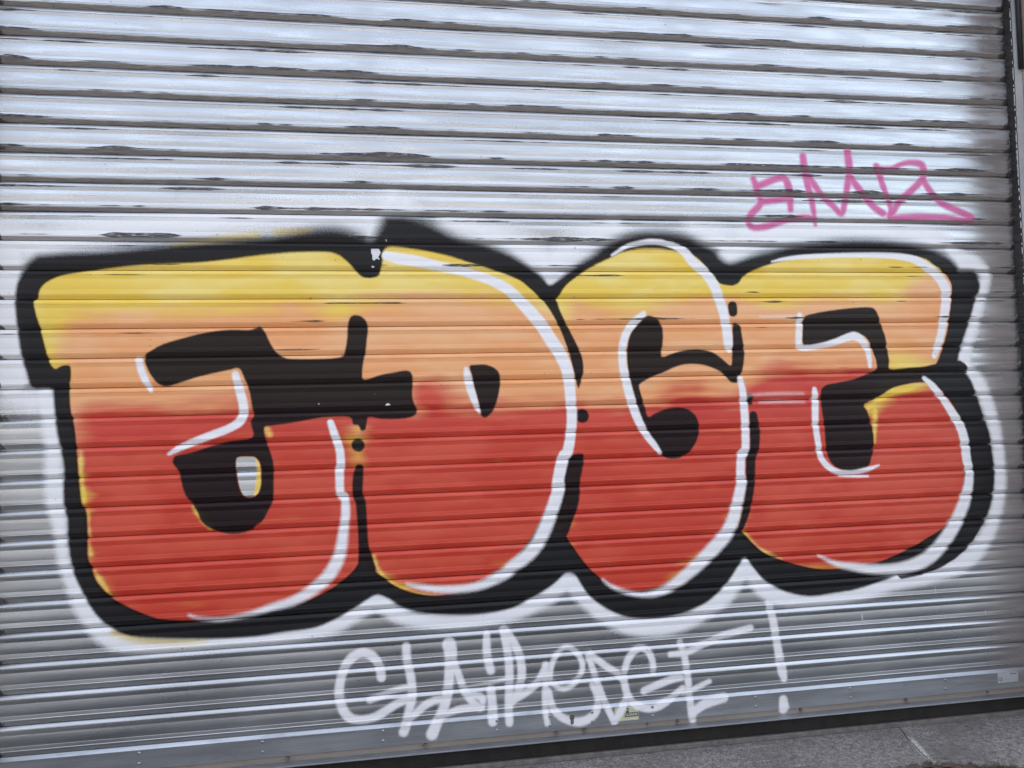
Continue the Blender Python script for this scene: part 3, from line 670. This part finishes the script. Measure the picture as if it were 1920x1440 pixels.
# ------------------------------------------------------------------ ground
bm = bmesh.new()
bmesh.ops.create_grid(bm, x_segments=2, y_segments=2, size=300)
ground = bm_obj('ground', bm, M['asphalt'])
ground.location = (0, 0, -0.022)
tag(ground, kind='structure')

def slab_mesh(outline, z0, z1, mat, name, parent):
    bm = bmesh.new()
    top = [bm.verts.new((x, y, z1)) for x, y in outline]
    bot = [bm.verts.new((x, y, z0)) for x, y in outline]
    bm.faces.new(top)
    n = len(outline)
    for i in range(n):
        bm.faces.new((top[i], bot[i], bot[(i + 1) % n], top[(i + 1) % n]))
    return bm_obj(name, bm, mat, parent)

def jag(p, q, n, amp):
    out = []
    for i in range(n):
        t = i / n
        o = (random.random() - .5) * 2 * amp if 0 < i else 0
        out.append((p[0] + (q[0] - p[0]) * t + o * 0.4, p[1] + (q[1] - p[1]) * t + o))
    return out

apron = empty('concrete_apron', (0, 0, 0))
tag(apron, kind='structure')
crack = [(3.487, 0.02), (3.470, -0.03), (3.455, -0.08), (3.430, -0.14), (3.418, -0.20), (3.396, -0.27), (3.385, -0.335)]
edge_l = jag((-1.2, -0.42), (3.20, -0.352), 40, 0.012) + jag((3.20, -0.352), (3.385, -0.335), 8, 0.012)
left = [(-1.2, 0.30)] + edge_l + [(x - 0.002, y) for x, y in reversed(crack)] + [(3.487, 0.30)]
edge_r = [(3.387, -0.335)] + jag((3.387, -0.345), (3.62, -0.43), 9, 0.015) + jag((3.62, -0.43), (5.6, -0.52), 20, 0.02) + [(5.6, -0.52)]
right = [(3.4895, 0.30)] + [(x + 0.002, y) for x, y in crack] + edge_r[1:] + [(5.6, 0.30)]
slab_mesh(left, -0.03, 0.0, M['concrete'], 'slab', apron)
slab_mesh(right, -0.03, 0.001, M['concrete'], 'slab', apron)
# soil in the broken joint in front of the slabs
bm = bmesh.new()
N = 90
prev = None
for i in range(N + 1):
    xx = 2.9 + i * 2.2 / N
    yb = np.interp(xx, [2.9, 3.2, 3.39, 3.62, 5.6], [-0.345, -0.335, -0.32, -0.41, -0.50])
    w = 0.035 + 0.02 * math.sin(xx * 9) + 0.02 * random.random()
    cur = [bm.verts.new((xx, yb - s * w, -0.014 + (0.010 * math.sin(s * 3.14) + 0.006 * (random.random() - .5)))) for s in (0, .33, .66, 1.0)]
    if prev:
        for j in range(3): bm.faces.new((prev[j], prev[j + 1], cur[j + 1], cur[j]))
    prev = cur
tag(bm_obj('soil_strip', bm, M['soil'], smooth=True), kind='structure')

# ------------------------------------------------------------------ the building round the shutter
SH_L, SH_R, SH_T = -0.055, 4.215, 3.42
wall = empty('building_wall', (2.1, 0.1, 0))
tag(wall, 'pinkish plaster wall framing the roller shutter at the right edge', 'wall')
def wpart(name, x0, x1, y0, y1, z0, z1, mat, bevel=0.0, parent=wall):
    o = box(name, x0 - 2.1, x1 - 2.1, y0 - 0.1, y1 - 0.1, z0, z1, mat, parent, bevel)
    return o
wpart('pier', 4.231, 9.0, -0.31, 0.35, -0.02, 3.45, M['plaster'], 0.006)
wpart('pier', -5.0, -0.13, -0.16, 0.35, -0.02, 3.45, M['plaster'], 0.006)
wpart('lintel', -5.0, 9.0, -0.30, 0.35, 3.453, 4.5, M['plaster'])
wpart('back_panel', -0.3, 4.4, 0.10, 0.14, -0.02, 3.45, M['rubber'])
for nm, xa, xb in (('right', 4.182, 4.229), ('left', -0.127, -0.068)):
    gr = box('guide_rail', xa, xb, -0.034, 0.06, 0.0, 3.44, M['guide'], None, 0.003)
    # greasy brush seal along the slat ends, ragged where the slats rub
    s = -1 if nm == 'right' else 1
    xe = xa if nm == 'right' else xb
    bm = bmesh.new(); prev = None
    for i in range(401):
        zz = 0.02 + i * 3.40 / 400
        wv = 0.010 + 0.003 * math.sin(zz * 7.0) + 0.006 * (random.random() - .5)
        o2 = -s * (0.0015 + 0.0035 * random.random())
        c3 = [bm.verts.new((xe + o2, -0.0365, zz)), bm.verts.new((xe + s * wv * 0.5, -0.022, zz)), bm.verts.new((xe + s * wv, -0.0075, zz)), bm.verts.new((xe + s * wv * .8, 0.02, zz))]
        if prev:
            for j in range(3): bm.faces.new((prev[j], prev[j + 1], c3[j + 1], c3[j]))
        prev = c3
    bm_obj('brush_seal', bm, M['grease'], gr)
    tag(gr, {'right': 'grey steel guide rail with black greasy edge at the right end of the slats',
             'left': 'grey steel guide rail at the left end of the slats'}[nm], 'guide rail')
# black conduit stub in the upper right corner
bm = bmesh.new()
bmesh.ops.create_cone(bm, cap_ends=True, segments=20, radius1=0.011, radius2=0.011, depth=0.62)
pipe = bm_obj('conduit_pipe', bm, M['pipe'], smooth=True)
pipe.location = (4.214, -0.045, 3.185)
tag(pipe, 'short black conduit pipe above the right guide rail in the upper corner', 'pipe')

# ------------------------------------------------------------------ roller shutter
shutter = empty('roller_shutter', (2.08, 0, 0.10))
tag(shutter, 'galvanised roller shutter sprayed with big red, peach and yellow bubble letters', 'roller shutter')
OFF = Matrix.Translation((-2.08, 0, -0.10))
def sh_link(name, me, mat, parent=None):
    me.transform(OFF)
    return link(name, me, mat, parent or shutter)
def sh_bm(name, bm, mat, parent=None, smooth=False):
    bmesh.ops.transform(bm, matrix=OFF, verts=bm.verts)
    return bm_obj(name, bm, mat, parent or shutter, smooth)

bulge = [(34 + i * 41 / 9.0, 10.6 + 1.20 * (1 - ((i - 4.5) / 4.5) ** 2)) for i in range(10)]
SLAT = [
    [(-5, -9), (3.0, -9)],
    [(3.0, -9), (3.0, 5.2)],
    [(3.0, 5.2), (5, 7.6), (8, 10.4), (11, 12.0), (13.5, 13.0), (15.2, 13.4), (17, 13.5)],
    [(17, 13.5), (19.3, 13.3)],
    [(19.3, 13.3), (20.0, 11.2)],
    [(20.0, 11.2), (21.2, 11.2)],
    [(21.2, 11.2), (21.8, 12.9)],
    [(21.8, 12.9), (25, 12.3), (29, 11.5), (34, 10.6)],
    bulge,
    [(75, 10.6), (75.9, 11.0)],
    [(75.9, 11.0), (79, 11.2), (83, 11.5), (86.6, 11.7)],
    [(86.6, 11.7), (87.2, 10.9)],
    [(87.2, 10.9), (87.9, 12.7), (89.3, 13.2), (91, 13.3), (92.5, 12.8)],
    [(92.5, 12.8), (96, 11.7), (100, 10.0), (104, 7.9), (107.5, 5.8), (110, 4.2)],
    [(110, 4.2), (110, -8.0)],
]
XF = np.arange(SH_L, SH_R + 0.003, 0.006)
XC = np.linspace(SH_L, SH_R, 220)
for k in range(29):
    ztop = 0.195 + 0.11 * (k + 1)
    ph = rng.rand(6) * 6.28
    tilt = rng.uniform(-0.0045, 0.0045)
    dents = []
    if k == 26: dents = [(3.03, 30, .0024, .05), (3.90, 34, .0022, .04)]
    if k == 27: dents = [(1.1, 50, .0018, .07)]
    def warp(X, u, ph=ph, tilt=tilt, dents=dents):
        dy = 0.00035 * np.sin(X * 2.1 + ph[0]) + 0.00022 * np.sin(X * 5.7 + ph[1]) + 0.00012 * np.sin(X * 13.0 + ph[2])
        wob = (u - 55.0) / 55.0
        dy = dy + wob * (tilt * 0.055 + 0.00022 * np.sin(X * 3.3 + ph[3]) + 0.00012 * np.sin(X * 8.9 + ph[4]))
        for xd, ud, am, sg in dents:
            dy = dy + am * np.exp(-((X - xd) / sg) ** 2 - ((u - ud) / 9.0) ** 2)
        dz = 0.0006 * np.sin(X * 0.9 + ph[5])
        return dy, dz
    with_paint = k < 22
    me = strip_mesh('slat', XF if with_paint else XC, SLAT, ztop, 0.0, warp, {'k': float(k)}, with_paint)
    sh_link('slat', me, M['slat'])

# bottom bar: sloping top lip, flat face
BZ = 0.195
BAR = [
    [(-4, -4), (1.6, -4)],
    [(1.6, -4), (1.6, 4.0)],
    [(1.6, 4.0), (13.0, 11.6)],
    [(13.0, 11.6), (13.8, 12.4), (14.8, 12.4)],
    [(14.8, 12.4)] + [(14.8 + i * 70.2 / 12.0, 12.0) for i in range(1, 13)],
    [(85, 12), (85, -6)],
]
def bar_warp(X, u):
    return 0.0006 * np.sin(X * 2.3) * np.clip((u - 14) / 40, 0, 1), 0 * X + 0 * u
bar = sh_link('bottom_bar', strip_mesh('bottom_bar', XF[2:-2], BAR, BZ, 0.0, bar_warp), M['bar'])

# web, outward flange, rubber seal
WEB = [[(84, 4), (88, 4), (98, 4), (109, 4)]]
web = sh_link('web', strip_mesh('web', XF[2:-2], WEB, BZ, 0.0), painted_material('web_steel_sprayed', base=(0.26, 0.225, 0.19), metallic=0.15, rough=0.6, slats=False))
bm = bmesh.new()
add_box(bm, SH_L + .01, SH_R - .01, -0.040, 0.010, 0.0815, 0.0860, 0.0008)
flange = sh_bm('flange', bm, M['flange'])
bm = bmesh.new()
add_box(bm, SH_L + .01, SH_R - .01, -0.020, 0.012, 0.030, 0.0813)
add_box(bm, SH_L + .01, SH_R - .01, -0.0235, 0.010, 0.0285, 0.0345, 0.001)
add_box(bm, SH_L + .01, SH_R - .01, -0.021, 0.012, 0.0205, 0.0283)
sh_bm('rubber_seal', bm, M['rubber'])

def dome_mesh(name, r, h, seg=14):
    bm = bmesh.new()
    prof = [(r, 0), (r * 0.96, h * 0.45), (r * 0.7, h * 0.85), (0.0, h)]
    rings = []
    for rr, hh in prof[:-1]:
        rings.append([bm.verts.new((rr * math.cos(a), -hh, rr * math.sin(a))) for a in [2 * math.pi * i / seg for i in range(seg)]])
    tipv = bm.verts.new((0, -h, 0))
    for a, b in zip(rings[:-1], rings[1:]):
        for i in range(seg): bm.faces.new((a[i], a[(i + 1) % seg], b[(i + 1) % seg], b[i]))
    for i in range(seg): bm.faces.new((rings[-1][i], rings[-1][(i + 1) % seg], tipv))
    bmesh.ops.recalc_face_normals(bm, faces=bm.faces)
    me = bpy.data.meshes.new(name); bm.to_mesh(me); bm.free()
    me.polygons.foreach_set('use_smooth', [True] * len(me.polygons))
    return me
riv_me = dome_mesh('rivet', 0.0062, 0.0032)
for xr in (0.426, 0.862, 1.309, 1.752, 1.966, 2.139, 2.392, 2.840, 3.272, 3.722):
    for zr in (BZ - 0.026, BZ - 0.063):
        o = link('rivet', riv_me, M['rivet'], bar)
        o.location = (xr - 2.08, -0.0021, zr - 0.10)
def bolt_mesh():
    bm = bmesh.new()
    r = bmesh.ops.create_cone(bm, cap_ends=True, segments=6, radius1=0.0085, radius2=0.0085, depth=0.007)
    bmesh.ops.rotate(bm, verts=bm.verts, cent=(0, 0, 0), matrix=Matrix.Rotation(R(90), 3, 'X'))
    r2 = bmesh.ops.create_cone(bm, cap_ends=True, segments=10, radius1=0.0042, radius2=0.0036, depth=0.008)
    bmesh.ops.rotate(bm, verts=r2['verts'], cent=(0, 0, 0), matrix=Matrix.Rotation(R(90), 3, 'X'))
    bmesh.ops.translate(bm, verts=r2['verts'], vec=(0, -0.006, 0))
    me = bpy.data.meshes.new('bolt'); bm.to_mesh(me); bm.free()
    return me
b_me = bolt_mesh()
for i, xb in enumerate((0.952, 1.470, 1.992, 2.107, 2.370, 2.500, 3.045, 3.535, 3.93)):
    o = link('bolt', b_me, M['bolt'], web)
    o.location = (xb - 2.08, 0.003, BZ - 0.097 - 0.10)
    o.rotation_euler = (0, random.random(), 0)
    if i in (4, 8): o.scale = (0.6, 0.7, 0.6)

# euro profile lock cylinder
lx, lz = 2.056, BZ - 0.040
def keyhole_outline(r, w, h, n=22):
    pts = []
    a0 = math.asin(w / r)
    for i in range(n + 1):
        a = -math.pi / 2 + a0 + (2 * math.pi - 2 * a0) * i / n
        pts.append((r * math.cos(a), r * math.sin(a)))
    for i in range(9):
        a = math.pi + math.pi * i / 8
        pts.append((w * math.cos(a), -h + w * math.sin(a)))
    return pts
def plate(bm, pts, ox, oz, y0, y1):
    f = [bm.verts.new((ox + x, y1, oz + z)) for x, z in pts]
    b = [bm.verts.new((ox + x, y0, oz + z)) for x, z in pts]
    bm.faces.new(f)
    for i in range(len(pts)): bm.faces.new((f[i], b[i], b[(i + 1) % len(pts)], f[(i + 1) % len(pts)]))
bm = bmesh.new(); plate(bm, keyhole_outline(0.0105, 0.0066, 0.021), lx, lz, -0.0015, -0.0028)
lock = sh_bm('lock_cylinder', bm, M['rubber'])
bm = bmesh.new(); plate(bm, keyhole_outline(0.0088, 0.0050, 0.021), lx, lz, -0.0025, -0.0055)
sh_bm('cylinder_face', bm, M['chrome'], lock)
bm = bmesh.new(); add_box(bm, lx - 0.0014, lx + 0.0014, -0.0058, -0.0050, lz - 0.0055, lz + 0.0040)
sh_bm('key_slot', bm, M['rubber'], lock)

def text_obj(name, body, size, x, z, y, mat, parent, align='LEFT', bold=0.0, sx=1.0):
    cu = bpy.data.curves.new(name, 'FONT')
    cu.body = body; cu.size = size; cu.align_x = align; cu.align_y = 'CENTER'; cu.offset = bold
    tmp = bpy.data.objects.new(name, cu)
    col.objects.link(tmp)
    dg = bpy.context.evaluated_depsgraph_get()
    me = bpy.data.meshes.new_from_object(tmp.evaluated_get(dg))
    bpy.data.objects.remove(tmp)
    me.transform(Matrix.Translation((x, y, z)) @ Matrix.Rotation(R(90), 4, 'X') @ Matrix.Diagonal((sx, 1, 1, 1)))
    me.materials.clear()
    return sh_link(name, me, mat, parent)

# cream maker sticker, half hidden by the white spray
sx0, sx1, sz0, sz1 = 2.233, 2.332, BZ - 0.0715, BZ - 0.0165
stk = sh_link('maker_sticker', strip_mesh('maker_sticker', np.linspace(sx0, sx1, 60), [[(v, 12.7) for v in np.linspace(1000 * (BZ - sz1), 1000 * (BZ - sz0), 32)]], BZ, 0.0), M['sticker'])
stk['label'] = 'cream sticker with a dark green band'
bm = bmesh.new()
band_l = 2.272
pts = [(band_l, sz0 + .014), (sx1 - .003, sz0 + .014), (sx1 - .003, sz0 + .031), (band_l + 0.004, sz0 + .031)]
plate(bm, pts, 0, 0, -0.0027, -0.0030)
sh_bm('green_band', bm, M['ink'], stk)
text_obj('lettering', 'LOUSAINE', 0.0155, sx1 - .0055, sz0 + .0225, -0.0034, M['cream_ink'], stk, 'RIGHT', 0.0003, 0.78)
# small upright emblem above the band
bm = bmesh.new()
em = [(0, 0), (.012, 0), (.0125, .012), (.011, .018), (.008, .0205), (.0045, .021), (.002, .0175), (.0035, .013), (.001, .009), (.002, .004)]
plate(bm, em, 2.279, sz0 + .0305, -0.0027, -0.0031)
sh_bm('emblem', bm, M['grey_ink'], stk)
bm = bmesh.new()
plate(bm, [(0, 0), (.004, .0005), (.0048, .007), (.003, .0095), (.0008, .008)], 2.2815, sz0 + .038, -0.0032, -0.0034)
sh_bm('emblem_highlight', bm, M['cream_ink'], stk)

# CE label
cx0, cx1, cz0, cz1 = 3.978, 4.080, BZ - 0.0600, BZ - 0.0165
bm = bmesh.new(); add_box(bm, cx0, cx1, -0.0027, -0.0019, cz0, cz1)
ce = sh_bm('certificate_label', bm, M['paper'])
ce['label'] = 'small silver label with the letters CE'
text_obj('lettering', 'CE', 0.019, cx0 + .004, cz0 + .015, -0.0031, M['grey_ink'], ce, 'LEFT', 0.0002, 0.85)
for i, (a, b, h) in enumerate(((.028, .085, .0022), (.028, .075, .0018), (.028, .065, .0018), (.028, .070, .0018), (.005, .020, .0018))):
    zz = cz1 - .0075 - i * .0062 if i < 4 else cz1 - .010
    bm = bmesh.new(); add_box(bm, cx0 + a, cx0 + b, -0.0031, -0.0028, zz, zz + h * .7)
    sh_bm('print_line', bm, M['paper'] if i in (1, 3) else M['guide'], ce)
bm = bmesh.new(); add_box(bm, cx0 + .062, cx0 + .092, -0.0032, -0.0028, cz1 - .0085, cz1 - .0058)
sh_bm('print_line', bm, M['grey_ink'], ce)

# threshold strip on the ground
th = box('threshold_strip', -0.07, 4.225, -0.034, 0.03, 0.001, 0.0200, M['threshold'], None, 0.002)
tag(th, 'dark dirty steel threshold strip on the ground under the shutter', 'threshold')

# ------------------------------------------------------------------ weeds in the joint
def tuft(loc, n, h, spread, label, seed):
    rr = random.Random(seed)
    root = empty('weed_tuft', loc)
    tag(root, label, 'weed', 'weeds in the pavement joint')
    bm = bmesh.new()
    for i in range(n):
        a = rr.random() * 6.28
        bx, by = rr.gauss(0, spread), rr.gauss(0, spread * .35)
        L = h * rr.uniform(.45, 1.1); lean = rr.uniform(.2, 1.1) * L; w = rr.uniform(.0010, .0024)
        px, py = -math.sin(a) * w, math.cos(a) * w
        pr = None
        for j in range(5):
            t = j / 4
            c = Vector((bx + math.cos(a) * lean * t * t, by + math.sin(a) * lean * t * t, L * (t - .25 * t * t)))
            ww = 1 - t * .9
            cur = (bm.verts.new(c + Vector((px, py, 0)) * ww), bm.verts.new(c - Vector((px, py, 0)) * ww))
            if pr: bm.faces.new((pr[0], pr[1], cur[1], cur[0]))
            pr = cur
    tag(bm_obj('blades', bm, M['weed'], root), kind='stuff')
tuft((3.415, -0.335, -0.012), 90, 0.030, 0.030, 'small green weed tuft at the foot of the pavement crack', 1)
tuft((3.59, -0.425, -0.012), 120, 0.034, 0.045, 'wider dark weed tuft right of the pavement crack', 2)
tuft((3.78, -0.455, -0.012), 70, 0.030, 0.045, 'thin weed tuft in the lower right corner of the pavement', 3)

# ------------------------------------------------------------------ the street behind the camera, mirrored in the steel
opp = empty('opposite_building', (2.0, -10.0, 0))
tag(opp, 'lilac grey rendered building across the street mirrored in the steel slats', 'building')
def opart(name, x0, x1, y0, y1, z0, z1, mat, parent=None, bevel=0):
    return box(name, x0 - 2, x1 - 2, y0 + 10, y1 + 10, z0, z1, mat, parent or opp, bevel)
opart('wall', -9.0, 8.2, -10.6, -10.0, -0.02, 5.6, M['facade'])
opart('plinth', -9.0, 8.2, -9.998, -9.95, -0.02, 1.35, M['dark_stone'])  # out of view; made tall and dark to dim the slats' low reflections
opart('cornice', -9.1, 8.3, -10.0, -9.75, 5.45, 5.7, M['stone'])
for wx in (-7.6, -4.6, -1.6, 4.4, 6.8):
    for wz in (1.55, 3.75):
        f = opart('window', wx - .55, wx + .55, -10.002, -9.96, wz, wz + 1.45, M['stone'])
        opart('pane', wx - .47, wx + .47, -9.961, -9.955, wz + .08, wz + 1.37, M['glass'], f)
d = opart('door', 1.0, 2.1, -10.002, -9.955, 0.0, 2.2, M['guide'])
